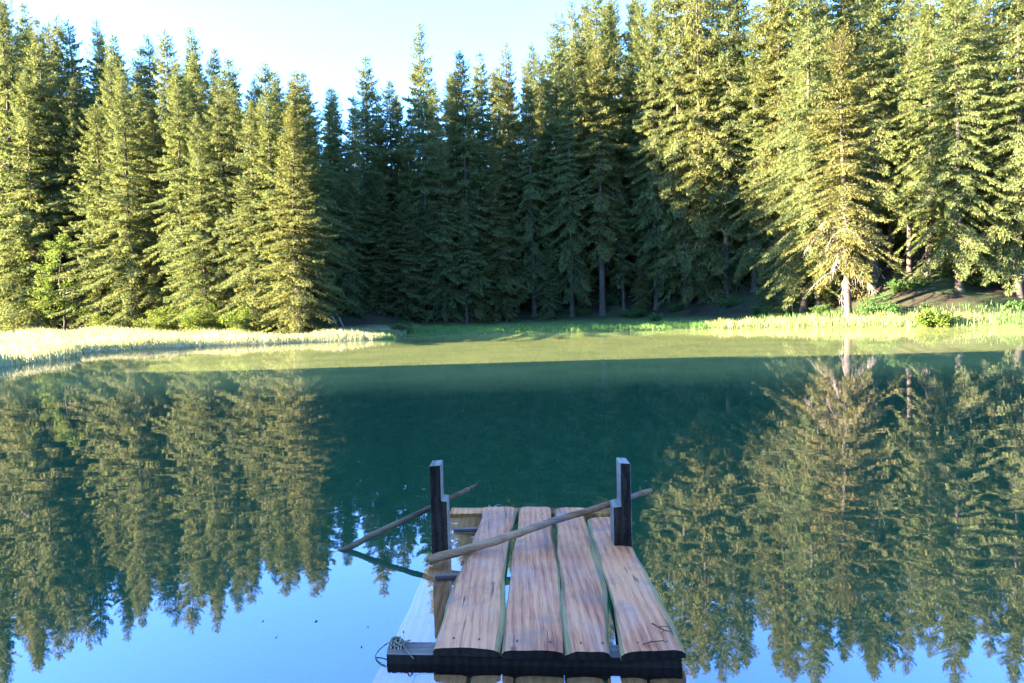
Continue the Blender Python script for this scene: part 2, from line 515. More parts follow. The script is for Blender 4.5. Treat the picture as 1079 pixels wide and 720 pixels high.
SKY = [(-200, -50), (0, -15), (20, -5), (35, 3), (62, 8), (75, 26), (90, 26), (110, 20), (122, 38), (135, 36), (148, 46), (165, 36), (178, 45), (190, 33), (207, 27), (225, 48),
       (237, 70), (248, 62), (265, 80), (283, 66), (297, 74), (310, 82), (325, 76), (338, 96), (350, 92), (365, 96), (386, 58), (400, 90), (410, 85), (428, 96), (447, 22), (462, 82), (470, 76), (490, 55), (500, 70), (513, 55),
       (525, 70), (541, 42), (556, 45), (570, 50), (587, 22), (605, 0), (625, -15), (660, -20), (700, -30), (1250, -70)]
def skyline(px):
    return float(np.interp(px, [a for a, _ in SKY], [c for _, c in SKY]))

def lf(px): return 49.6 + max(0, 323 - px) * 0.062
# front row, left sunlit bank
LEFT_FRONT = [(-24, -20, 55, 'full_a'), (10, 0, 53, 'full_c'), (33, 75, 52.6, 'full_b'), (56, 20, 55, 'slim_b'), (106, 110, 53.6, 'full_b'),
              (134, 70, 52.2, 'full_a'), (167, 105, 54.5, 'full_c'), (189, 62, 53.4, 'slim_b'), (214, 120, 52.6, 'full_b'), (240, 78, 53.8, 'bare_b'),
              (266, 105, 53, 'full_c'), (292, 92, 53.6, 'slim_a'), (310, 108, 52.6, 'full_a'), (323, 77, 56, 'slim_b')]
for (px, tp, Y, k) in LEFT_FRONT: plant(px, tp, lf(px) + Y - 53.2, k, 'front')
LEFT_MORE = [(20, 55, 57, 'full_a'), (84, 85, 56.6, 'full_c'), (121, 58, 57.5, 'slim_a'), (150, 88, 56.2, 'full_b'), (203, 80, 56.8, 'full_c'), (228, 100, 56.4, 'full_a'), (254, 92, 56.6, 'slim_b'), (279, 110, 56.0, 'full_b')]
for (px, tp, Y, k) in LEFT_MORE: plant(px, tp, lf(px) + Y - 53.2, k, 'second')
UNDER = [(352, 205, 70), (378, 232, 71), (404, 240, 71), (436, 225, 72), (459, 250, 73), (512, 245, 74), (533, 262, 73.6), (578, 255, 75), (616, 268, 76), (676, 262, 75), (718, 250, 74), (748, 268, 73), (776, 255, 70), (806, 262, 62), (835, 258, 56), (872, 262, 54), (915, 270, 52.5), (946, 262, 54), (992, 262, 53), (1030, 258, 52), (1060, 262, 50.5)]
for i, (px, tp, Y) in enumerate(UNDER): plant(px, tp, Y, ['young', 'full_b'][i % 2], 'understorey')
LEFT_SKY = [(-40, -35), (0, -15), (35, 3), (62, 8), (86, 25), (109, 19), (131, 36), (152, 50), (165, 36), (190, 33), (207, 27), (225, 48), (248, 61), (268, 82), (283, 66),
            (297, 74), (309, 84), (325, 76)]
for i, (px, tp) in enumerate(LEFT_SKY):
    plant(px, tp, lf(px) + 9 + (i * 7 % 9), ['slim_a', 'full_c', 'slim_b', 'bare_b', 'full_b'][i % 5], 'skyline')
for i, px in enumerate(range(-60, 320, 27)):
    px += random.uniform(-7, 7)
    plant(px, skyline(px) + random.uniform(22, 75), lf(px) + 5 + random.uniform(-1.2, 1.5), ['full_b', 'slim_a', 'full_c', 'slim_b'][i % 4], 'middle')

CENTER = [(343, 165, 65, 'full_c'), (366, 150, 64.5, 'full_b'), (386, 58, 68, 'slim_b'), (399, 175, 65.5, 'full_a'), (412, 84, 70, 'full_c'), (424, 200, 64.2, 'full_b'),
          (432, 120, 67, 'slim_a'), (447, 22, 66, 'slim_a'), (466, 130, 64, 'full_c'), (479, 75, 67, 'slim_b'), (490, 210, 62.5, 'young'), (491, 54, 65, 'full_c'), (513, 54, 66, 'slim_b'), (524, 150, 62.8, 'full_c'),
          (541, 42, 65, 'slim_a'), (560, 62, 62.3, 'bare_b'), (574, 140, 65.5, 'slim_b'), (587, 22, 64.5, 'slim_b'), (600, 70, 61.8, 'bare_b'), (608, 0, 67, 'slim_a'),
          (632, 40, 61.6, 'bare_a'), (656, 175, 62.2, 'young'), (643, -12, 68, 'slim_b'), (668, 60, 66, 'bare_a'), (690, -8, 63, 'slim_a'), (704, 150, 61.2, 'bare_b'),
          (722, 90, 64, 'slim_b'), (735, 215, 60.8, 'young'), (757, 28, 60.6, 'broad'), (788, 45, 64, 'slim_b'), (812, 60, 61, 'full_c'), (820, -30, 66, 'bare_a')]
for (px, tp, Y, k) in CENTER: plant(px, tp, Y + float(np.interp(px, [340, 480, 560, 730, 800, 830], [4, 9, 14, 14.5, 10, 4])), k, 'front')
RIGHT = [(846, -65, 55.5, 'broad_b'), (862, 110, 54, 'bare_b'), (893, 30, 48.6, 'golden'), (921, -40, 55, 'bare_a'), (958, -20, 53.5, 'bare_a'), (935, 30, 59, 'slim_b'), (979, -30, 52, 'bare_b'),
         (1011, -70, 49.2, 'broad_b'), (1042, 20, 53.5, 'bare_a'), (1074, -60, 48.4, 'broad_b'), (1108, -30, 50, 'full_c'), (1142, -70, 49, 'broad_b'), (1180, -40, 51, 'full_c'), (1225, -60, 50, 'broad_b')]
for a in RIGHT: plant(*a, 'front')
golden = [t for t in TREES if t['kind'] == 'golden'][0]

CENTER_SKY = [(347, 94), (358, 92), (376, 100), (400, 92), (421, 98), (460, 84), (473, 77), (503, 72), (527, 70), (556, 46), (572, 52), (597, 12), (618, -8), (630, -20), (655, -5), (674, -25)]
for i, (px, tp) in enumerate(CENTER_SKY):
    plant(px, tp, 88 + (i * 5 % 7), ['slim_b', 'full_c', 'slim_a', 'bare_b'][i % 4], 'skyline')
for i, px in enumerate(range(338, 840, 23)):
    px += random.uniform(-6, 6)
    plant(px, skyline(px) + random.uniform(30, 110), float(np.interp(px, [338, 480, 740, 840], [76, 82, 82, 74])) + random.uniform(-1, 2.5), ['slim_b', 'full_c', 'bare_b', 'slim_a', 'full_b'][i % 5], 'middle')
for i, px in enumerate(range(690, 1240, 26)):
    px += random.uniform(-7, 7)
    Y = float(np.interp(px, [690, 850, 1240], [76, 66, 62])) + random.uniform(-2, 2)
    plant(px, random.uniform(-60, 10), Y, ['bare_b', 'slim_b', 'full_c', 'bare_a', 'broad_b'][i % 5], 'skyline')
for i, px in enumerate(range(850, 1240, 30)):
    px += random.uniform(-7, 7)
    plant(px, random.uniform(-20, 90), 58 + random.uniform(-1.5, 2.5), ['full_c', 'bare_b', 'slim_b', 'bare_a'][i % 4], 'middle')

for i, px in enumerate(range(-40, 330, 21)):
    px += random.uniform(-6, 6)
    plant(px, skyline(px) + random.uniform(8, 40), lf(px) + 20 + random.uniform(-1.5, 2), ['full_c', 'full_b', 'slim_b', 'full_a'][i % 4], 'hillside')
for i, px in enumerate(range(335, 700, 21)):
    px += random.uniform(-6, 6)
    plant(px, skyline(px) + random.uniform(8, 40), 94 + random.uniform(-2, 2), ['full_c', 'full_b', 'slim_b', 'full_a'][i % 4], 'hillside')
for i, px in enumerate(range(700, 1200, 27)):
    px += random.uniform(-6, 6)
    plant(px, random.uniform(-70, -20), float(np.interp(px, [690, 850, 1240], [86, 76, 72])) + random.uniform(-2, 2), ['full_c', 'full_b', 'slim_b', 'full_a'][i % 4], 'hillside')
# ------------------------------------------------------------------ tree labels
ORD = ['first', 'second', 'third', 'fourth', 'fifth', 'sixth', 'seventh', 'eighth', 'ninth', 'tenth', 'eleventh', 'twelfth', 'thirteenth', 'fourteenth', 'fifteenth', 'sixteenth', 'seventeenth', 'eighteenth', 'nineteenth', 'twentieth']
MARKS = [(70, 'the light green broadleaf tree'), (215, 'the bright willow bushes'), (333, "the sunlit bank's end"), (447.5, 'the lone tall spire'),
         (632.5, 'the tall bare brown trunk'), (757.5, 'the broad pointed spruce'), (893.5, 'the dead-branched golden spruce'), (1011.5, 'the tall broad shore spruce')]
SPECIAL = {447: 'lone tall spire spruce rising above the skyline at the centre left', 632: 'slim spruce with tall bare brown trunk at the shaded shore',
           757: 'broad pointed spruce with spreading lower branches on the shaded shore', 893: 'golden sunlit spruce with drooping dead branches by the pale reeds',
           1011: 'tall broad spruce with half-lit crown behind the yellow-green bush'}
cnt = {}
def light_word(t):
    if t['px'] < 333: return 'sunlit'
    return 'gold-topped' if t['row'] == 'front' and t['px'] < 800 else ('half-lit' if t['row'] == 'front' else 'shadowed')
groups = {}
for t in TREES:
    if t['row'] == 'front' and t['px'] in SPECIAL and t['kind'] in ('slim_a', 'bare_a', 'broad', 'golden', 'broad_b'):
        t['label'] = SPECIAL[t['px']]; continue
    mk = min(MARKS, key=lambda q: abs(q[0] - t['px']))
    side = 'left' if t['px'] < mk[0] else 'right'
    groups.setdefault((t['row'], mk[1], side), []).append((abs(mk[0] - t['px']), t))
for (row, mk, side), ls in groups.items():
    for k, (_, t) in enumerate(sorted(ls, key=lambda q: q[0])):
        rw = {'second': 'second row', 'understorey': 'low understorey', 'front': 'front row', 'middle': 'middle row', 'skyline': 'back row', 'hillside': 'farthest row'}[row]
        t['label'] = f"{SHAPE[t['kind']]} {rw} spruce, {ORD[k]} to the {side} of {mk}"
for t in TREES:
    gname = 'spruces on the sunlit left bank' if t['px'] < 333 else 'spruces along the far shore'
    tag(t['o'], t['label'], 'spruce', gname)

# dead drooping branches of the golden spruce
def dead_branch(rs, zb, a, Lb, drop):
    oh = np.array([math.cos(a), math.sin(a), 0]); lat = np.array([-oh[1], oh[0], 0])
    ss = np.linspace(0, 1, 6)
    main = np.array([0, 0, zb])[None] + oh[None] * (Lb * ss ** 0.85)[:, None]
    main[:, 2] -= drop * ss ** 1.6
    paths = [(main, np.linspace(0.045, 0.012, 6))]
    for k in range(int(10 + Lb * 6)):
        s = rs.uniform(0.2, 1.0)
        i = min(4, int(s * 5)); f = s * 5 - i
        p0 = main[i] * (1 - f) + main[i + 1] * f
        d = oh * rs.uniform(0.0, 0.6) + lat * rs.normal(0, 0.5) + np.array([0, 0, -rs.uniform(0.5, 1.3)])
        d /= np.linalg.norm(d)
        l = rs.uniform(0.4, 1.3)
        q = np.linspace(0, 1, 4)
        pts = p0[None] + d[None] * (l * q)[:, None] + rs.normal(0, 0.04, (4, 3)); pts[0] = p0
        paths.append((pts, np.linspace(0.018, 0.007, 4)))
    return paths
rs = np.random.default_rng(77)
gs = golden['o'].scale[2]
for k in range(16):
    zb = rs.uniform(4.0, 10.5) if k > 3 else rs.uniform(8.0, 10.5)
    a = k * 2.4 + rs.normal(0, 0.3)
    paths = dead_branch(rs, zb, a, rs.uniform(1.4, 3.2), rs.uniform(1.2, 3.2))
    v, f = tube_np(paths, 3)
    o = obj('dead_branch', mesh_np('dead_branch', v, f, [M_DEAD]), golden['o'])

# two leaning bare trunks at the bay edge, one fallen log
def leaning(px0, py0, px1, py1, Y, r, name, label, cat):
    a = at_y(px0, py0, Y); c = at_y(px1, py1, Y + 0.8)
    a.z = gh(a.x, a.y) - 0.1
    pts = np.array([a.lerp(c, q) for q in np.linspace(0, 1, 6)])
    pts[:, 2] -= np.sin(np.linspace(0, math.pi, 6)) * 0.08
    base = pts[0].copy()
    v, f = tube_np([(pts - base, np.linspace(r, r * 0.55, 6))], 8)
    st = []
    rs = np.random.default_rng(int(px0))
    for k in range(7):
        q = rs.uniform(0.2, 0.95); p0 = (pts[0] * (1 - q) + pts[-1] * q) - base
        d = rs.normal(size=3); d /= np.linalg.norm(d); l = rs.uniform(0.15, 0.5)
        st.append((np.array([p0, p0 + d * l * 0.5, p0 + d * l]), np.array([0.02, 0.014, 0.006])))
    v2, f2 = tube_np(st, 3)
    o = obj(name, mesh_np(name, np.concatenate([v, v2]), [f[0], f[1], f2[0] + len(v)], [M_DEAD], smooth=True), None, base)
    return tag(o, label, cat)
leaning(356, 346, 343, 318, 60.5, 0.11, 'leaning_trunk', 'thin dead trunk leaning left at the dark bay edge, leftmost of two', 'dead tree')['group'] = 'leaning dead trunks'
leaning(362, 346, 352, 322, 61.8, 0.10, 'leaning_trunk', 'thin dead trunk leaning left at the dark bay edge, rightmost of two', 'dead tree')['group'] = 'leaning dead trunks'
leaning(1058, 321, 1040, 312, 50.5, 0.16, 'fallen_log', 'grey fallen log on the bare slope between the right-hand spruces', 'log')
leaning(650, 337, 638, 327, 76.5, 0.09, 'fallen_branch', 'grey fallen branch leaning on the ground beside the bare brown trunk', 'branch')

# ------------------------------------------------------------------ broadleaf tree and shrubs
def leaf_cloud(rs, centers, radii, n, size):
    V, Q, off = [], [], 0
    cen = np.asarray(centers); rad = np.asarray(radii)
    idx = rs.choice(len(cen), n, p=rad ** 2 / (rad ** 2).sum())
    d = rs.normal(size=(n, 3)); d /= np.linalg.norm(d, axis=1)[:, None]
    rr = rs.random(n) ** 0.4
    P = cen[idx] + d * (rad[idx] * rr)[:, None] * np.array([1, 1, 0.7])
    D = d * 0.6 + rs.normal(size=(n, 3)) * 0.6; D[:, 2] -= 0.15
    D /= np.linalg.norm(D, axis=1)[:, None]
    L = size * rs.uniform(0.7, 1.4, n)
    return kites(P, D, L, L * 0.55, rs, 1.0)

def make_broadleaf(px, top, base_y, Y, wpx, label):
    rs = np.random.default_rng(5)
    p = at_y(px, base_y, Y); z = gh(p.x, p.y) - 0.05
    h = at_y(px, top, Y).z - z
    wid = wpx / F * Y
    root = empty('broadleaf_tree', (p.x, p.y, z))
    tag(root, label, 'tree')
    cen, rad, paths = [], [], []
    tz = np.linspace(-0.3, h * 0.9, 8)
    tp = np.stack([0.12 * np.sin(tz), 0.1 * np.cos(tz * 0.8) - 0.1, tz], 1)
    paths.append((tp, np.linspace(0.11, 0.03, 8)))
    for k in range(34):
        q = rs.uniform(0.14, 1.0)
        a = rs.uniform(0, 6.28)
        l = wid / 2 * (0.35 + 0.75 * math.sin(math.pi * min(0.97, q * 0.8 + 0.1))) * rs.uniform(0.5, 1.0) * (1.0 if q < 0.85 else 0.5)
        p0 = np.array([0, 0, h * q * 0.85])
        p1 = p0 + np.array([math.cos(a) * l, math.sin(a) * l, h * 0.09 * rs.uniform(0, 1.4)])
        if p1[2] > h * 0.96: p1[2] = h * 0.96
        paths.append((np.array([p0, (p0 + p1) / 2 + [0, 0, 0.1], p1]), np.array([0.035, 0.02, 0.008])))
        for j in range(3):
            s = rs.uniform(0.45, 1.05)
            cen.append(p0 * (1 - s) + p1 * s + rs.normal(0, 0.15, 3)); rad.append(rs.uniform(0.3, 0.6))
    v, q = leaf_cloud(rs, cen, rad, 5200, 0.17)
    v2, f2 = tube_np(paths, 6)
    obj('trunk', mesh_np('broadleaf_trunk', v2, f2, [M_BARK], smooth=True), root)
    obj('crown', mesh_np('broadleaf_crown', v, [q], [M_BROADLEAF]), root)
make_broadleaf(68, 243, 346, lf(68) - 2.4, 92, 'light green broadleaf tree low among the sunlit left bank spruces')

def make_shrub(px, top, base_y, Y, wpx, mat, label, seed, n=2600, leaf=0.11, group=None, name='shrub'):
    rs = np.random.default_rng(seed)
    p = at_y(px, base_y, Y); z = gh(p.x, p.y) - 0.05
    h = max(0.4, at_y(px, top, Y).z - z)
    wid = wpx / F * Y
    root = empty(name, (p.x, p.y, z))
    tag(root, label, 'shrub', group)
    cen, rad, paths = [], [], []
    for k in range(int(16 + wid * 4)):
        a = rs.uniform(0, 6.28); rr = math.sqrt(rs.random()) * wid / 2 * 0.85
        hh = h * (1 - 0.5 * (rr / (wid / 2)) ** 2) * rs.uniform(0.6, 0.95)
        tip = np.array([math.cos(a) * rr, math.sin(a) * rr * 0.7, hh])
        b0 = np.array([tip[0] * 0.25, tip[1] * 0.25, -0.1])
        paths.append((np.array([b0, b0 * 0.5 + tip * 0.5 + [0, 0, 0.08 * h], tip]), np.array([0.018, 0.012, 0.005])))
        for s in (0.35, 0.65, 0.95):
            cen.append(b0 * (1 - s) + tip * s + rs.normal(0, 0.08 * h, 3)); rad.append(rs.uniform(0.14, 0.26) * min(1.8, h) * 0.9)
    cen = np.array(cen); cen[:, 2] = np.maximum(cen[:, 2], 0.05)
    v, q = leaf_cloud(rs, cen, rad, n, leaf)
    v2, f2 = tube_np(paths, 4)
    obj('stem', mesh_np('shrub_stem', v2, f2, [M_BARK]), root)
    obj('foliage', mesh_np('shrub_foliage', v, [q], [mat]), root)
GW = 'willow bushes on the sunlit bank'
make_shrub(172, 320, 348, lf(172) - 3.6, 62, M_SHRUB, 'bright green willow bush, leftmost of three behind the pale reeds', 21, 3600, 0.14, GW)
make_shrub(213, 314, 347, lf(213) - 3.6, 52, M_SHRUB, 'bright green willow bush, tallest and middle of three behind the pale reeds', 22, 3600, 0.14, GW)
make_shrub(255, 322, 347, lf(255) - 3.6, 50, M_SHRUB, 'bright green willow bush, rightmost of three behind the pale reeds', 23, 3200, 0.14, GW)
make_shrub(112, 330, 349, lf(112) - 2.2, 50, M_SHRUB, 'low yellow-green bush at the foot of the light green broadleaf tree', 24, 2000, 0.13)
make_shrub(425, 337, 348, 56.6, 38, M_SHRUB_DARK, 'low rounded green bush at the inner corner of the bay', 25, 1600, 0.12)
make_shrub(692, 329, 343, 66, 22, M_SHRUB_DARK, 'small rounded green bush beside a bare spruce trunk on the shaded shore', 26, 1200, 0.12)
make_shrub(988, 325, 343, 42.6, 48, M_SHRUB, 'yellow-green sunlit bush standing among the pale reeds at the right shore', 27, 3600, 0.12)
make_shrub(926, 314, 333, 47.2, 46, M_SHRUB_DARK, 'dark green bush behind the reeds, right of the golden spruce trunk', 28, 2600, 0.13)
make_shrub(1074, 317, 335, 46.2, 30, M_SHRUB_DARK, 'dark green bush at the right edge of the far shore', 29, 1800, 0.13)

WORD = ['first', 'second', 'third', 'fourth', 'fifth', 'sixth', 'seventh', 'eighth', 'ninth', 'tenth', 'eleventh', 'twelfth', 'thirteenth']
UND = [(612, 76), (645, 78), (670, 74), (712, 72.5), (740, 72), (772, 67), (800, 58), (822, 55), (866, 51), (950, 51), (968, 50.5), (1000, 51), (1036, 50)]
for k, (px, Y) in enumerate(UND):
    by = project((at_y(px, 330, Y).x, Y, gh(at_y(px, 330, Y).x, Y)))[1]
    make_shrub(px, by - random.uniform(9, 17), by, Y, random.uniform(24, 44), M_SHRUB_DARK, f'low dark green bush under the far spruces, {WORD[k]} from the left', 60 + k, 1500, 0.12, 'low bushes under the far spruces')

# ------------------------------------------------------------------ reeds and sedge
def blades(P, hgt, wid, lean, rs):
    n = len(P)
    a = rs.uniform(0, 6.28, n)
    S = np.stack([np.cos(a), np.sin(a), np.zeros(n)], 1)
    la = rs.uniform(0, 6.28, n)
    Ln = np.stack([np.cos(la), np.sin(la), np.zeros(n)], 1) * (lean * rs.random(n) * hgt)[:, None]
    upv = np.zeros((n, 3)); upv[:, 2] = hgt
    mid = P + upv * 0.55 + Ln * 0.3
    tip = P + upv + Ln
    tip[:, 2] -= 0.25 * np.linalg.norm(Ln, axis=1)
    w = S * (wid / 2)[:, None]
    v = np.stack([P - w, P + w, mid + w * 0.8, tip, mid - w * 0.8], 1).reshape(-1, 3)
    f = np.arange(n)[:, None] * 5 + np.arange(5)[None, :]
    return v, f

def scatter(box, n, cond, rs):
    P = np.stack([rs.uniform(box[0], box[1], n), rs.uniform(box[2], box[3], n)], 1)
    dl = sdist(P, LAKE)
    keep = cond(P, dl)
    P, dl = P[keep], dl[keep]
    z = ground_h(P)
    return np.concatenate([P, z[:, None] - 0.03], 1), dl

rs = np.random.default_rng(3)
P, dl = scatter((-60, -8.6, 22, 66), 190000, lambda P, d: (d > -0.35) & (d < 20) & (sdist(P, CLEAR) < -0.6) & (rs.random(len(d)) < np.where(d < 2.0, 1.0, 0.45)) & ~((P[:, 0] > -13) & (P[:, 1] > 49) & (d > 2.4)), rs)
hg = rs.uniform(0.42, 0.74, len(P)) * (0.85 + 0.3 * np.sin(P[:, 0] * 0.9) * np.sin(P[:, 1] * 0.7))
v, f = blades(P, hg, rs.uniform(0.018, 0.04, len(P)), 0.45, rs)
o = obj('reed_bed', mesh_np('reed_bed', v, [f], [M_REED]))
tag(o, 'pale sunlit reed bed covering the left bank', 'reeds', kind='stuff')

P, dl = scatter((-9.5, 70, 36, 64), 150000, lambda P, d: (d > -0.25) & (d < 5.5) & (rs.random(len(d)) < np.where(d < 2.6, 0.9, 0.3)), rs)
straw = (P[:, 0] > 14.5) & (P[:, 0] < 29.5) & (dl < 2.6)
straw &= rs.random(len(P)) < 0.8
for sel, mt, nm, lb, h0 in ((~straw, M_SEDGE, 'sedge', 'green sedge fringe along the foot of the far shore', 0.32), (straw, M_STRAW, 'reed_fringe', 'pale straw-coloured reed fringe on the right far shore', 0.48)):
    Ps = P[sel]
    hg = rs.uniform(h0 * 0.7, h0 * 1.35, len(Ps)) * (0.8 + 0.4 * np.sin(Ps[:, 0] * 1.7) ** 2)
    v, f = blades(Ps, hg, rs.uniform(0.02, 0.04, len(Ps)), 0.4, rs)
    o = obj(nm, mesh_np(nm, v, [f], [mt]))
    tag(o, lb, 'reeds' if sel is straw else 'sedge', kind='stuff')

# ------------------------------------------------------------------ dock
def wood_material(name, c_dark, c_mid, c_light, grain=1.0, rough=(0.4, 0.65), spec=0.35, stain=(0.10, 0.085, 0.085), blue=None, axis_y=True, cracks=False):
    b = NB(name)
    co = b.objco()
    oi = b.node('ShaderNodeObjectInfo')
    off = b.node('ShaderNodeCombineXYZ')
    b.link(b.math('MULTIPLY', oi.outputs['Random'], 37.0), off.inputs[0])
    b.link(b.math('MULTIPLY', oi.outputs['Random'], 91.0), off.inputs[1])
    add = b.node('ShaderNodeVectorMath'); add.operation = 'ADD'
    b.link(co, add.inputs[0]); b.link(off.outputs[0], add.inputs[1])
    v = add.outputs[0]
    # growth rings seen along the board: distorted stretched waves
    sc_v = (9, 0.75, 9) if axis_y else (0.75, 9, 9)
    dist = b.noise(1.3, 3, 0.5, b.mapping(v, (2.2, 0.8, 2.2) if axis_y else (0.8, 2.2, 2.2)))
    wv = b.node('ShaderNodeTexWave')
    wv.wave_type = 'BANDS'; wv.bands_direction = 'X' if axis_y else 'Y'
    wv.inputs['Scale'].default_value = 7.0 * grain
    wv.inputs['Distortion'].default_value = 5.0
    wv.inputs['Detail'].default_value = 2.5
    wv.inputs['Detail Scale'].default_value = 0.9
    b.link(b.mapping(v, (1, 0.07, 1) if axis_y else (0.07, 1, 1)), wv.inputs['Vector'])
    fine = b.noise(15, 6, 0.72, b.mapping(v, (9, 0.30, 9) if axis_y else (0.30, 9, 9)))
    blot = b.noise(3.2, 4, 0.6, v)
    g = b.math('ADD', b.math('MULTIPLY', wv.outputs['Fac'], 0.07), b.math('MULTIPLY', fine, 0.5))
    g = b.math('ADD', g, b.math('MULTIPLY', dist, 0.43))
    col = b.ramp(g, [(0.38, c_dark), (0.47, c_mid), (0.58, c_light)])
    stf = b.ramp(blot, [(0.52, 0.0), (0.68, 0.6)])
    col = b.mix(stf, col, stain)
    if blue is not None:
        col = b.mix(b.ramp(b.noise(2.1, 3, 0.6, b.mapping(v, (1.6, 0.7, 1), (4, 2, 0))), [(0.5, 0.0), (0.66, 0.4)]), col, blue)
    if cracks:
        ck = b.noise(20, 2, 0.5, b.mapping(v, (3.2, 0.10, 3.2)))
        ck2 = b.noise(1.6, 2, 0.5, v)
        cf = b.math('MULTIPLY', b.ramp(ck, [(0.63, 0.0), (0.70, 1.0)]), b.ramp(ck2, [(0.40, 0.15), (0.62, 0.95)]))
        col = b.mix(cf, col, (0.045, 0.022, 0.014))
        dark = b.noise(1.1, 3, 0.6, b.mapping(v, (2.0, 0.55, 1), (9, 1, 0)))
        col = b.mix(b.ramp(dark, [(0.5, 0.0), (0.72, 0.45)]), col, (0.25, 0.075, 0.03))
    # knots
    vo = b.node('ShaderNodeTexVoronoi'); vo.inputs['Scale'].default_value = 2.6
    b.link(b.mapping(v, (1.4, 0.8, 1) if axis_y else (0.8, 1.4, 1)), vo.inputs['Vector'])
    col = b.mix(b.ramp(vo.outputs['Distance'], [(0.03, 0.8), (0.075, 0.0)]), col, (c_dark[0] * 0.5, c_dark[1] * 0.45, c_dark[2] * 0.4))
    rg = b.ramp(blot, [(0.35, rough[0]), (0.65, rough[1])])
    p = b.principled(col, rg, spec, b.bump(b.math('ADD', fine, b.math('MULTIPLY', wv.outputs['Fac'], 0.2)), 0.4, 0.004))
    return b.finish(p.outputs[0])

M_PLANK = wood_material('wet_plank_wood', (0.21, 0.042, 0.014), (0.47, 0.118, 0.042), (0.64, 0.21, 0.082), stain=(0.20, 0.10, 0.07), blue=(0.34, 0.17, 0.14), cracks=True)
M_EDGE = wood_material('plank_edge_bark', (0.09, 0.04, 0.012), (0.20, 0.105, 0.035), (0.30, 0.17, 0.06), rough=(0.6, 0.8), spec=0.3)
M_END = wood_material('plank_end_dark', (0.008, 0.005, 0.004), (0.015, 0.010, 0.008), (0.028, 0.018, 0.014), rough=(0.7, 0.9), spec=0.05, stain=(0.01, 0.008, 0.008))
M_POST = wood_material('post_dark_wood', (0.007, 0.004, 0.003), (0.016, 0.010, 0.008), (0.05, 0.03, 0.022), rough=(0.6, 0.8), spec=0.05, stain=(0.01, 0.008, 0.008))
M_POSTLIT = wood_material('post_skylit_face', (0.09, 0.06, 0.045), (0.17, 0.125, 0.10), (0.26, 0.21, 0.18), rough=(0.6, 0.8), spec=0.3)  # post sides and tops: sky light put into a paler colour
M_BEAM = wood_material('beam_dark_wood', (0.05, 0.025, 0.018), (0.12, 0.06, 0.042), (0.2, 0.11, 0.08), axis_y=False, stain=(0.05, 0.04, 0.045))
M_SUNK = wood_material('sunken_plank_wood', (0.34, 0.10, 0.035), (0.56, 0.185, 0.068), (0.68, 0.27, 0.11), rough=(0.7, 0.9), spec=0.1, stain=(0.11, 0.08, 0.06))
M_POLE = wood_material('pole_wood', (0.11, 0.042, 0.02), (0.21, 0.085, 0.04), (0.33, 0.16, 0.085), axis_y=False, rough=(0.6, 0.8), spec=0.15, stain=(0.16, 0.12, 0.11))
M_POLEDARK = wood_material('wet_pole_wood', (0.04, 0.018, 0.01), (0.09, 0.045, 0.026), (0.17, 0.09, 0.05), axis_y=False, rough=(0.55, 0.75), spec=0.15, stain=(0.06, 0.045, 0.04))
b = NB('hemp_rope')
fn = b.noise(90, 4, 0.6, b.objco())
p = b.principled(b.ramp(fn, [(0.35, (0.08, 0.055, 0.035)), (0.7, (0.34, 0.25, 0.17))]), 0.9, 0.2, b.bump(fn, 0.6, 0.004))
M_ROPE = b.finish(p.outputs[0])
b = NB('rusty_iron')
fn = b.noise(60, 4, 0.6, b.objco())
p = b.principled(b.ramp(fn, [(0.35, (0.03, 0.02, 0.016)), (0.7, (0.09, 0.05, 0.035))]), 0.7, 0.4)
M_NAIL = b.finish(p.outputs[0])

DOCK = on_z(590, 620, 0.0)
DOCK.z = 0
dock = empty('wooden_dock', DOCK)
tag(dock, 'weathered plank dock sinking into the lake with two notched dark posts', 'dock')

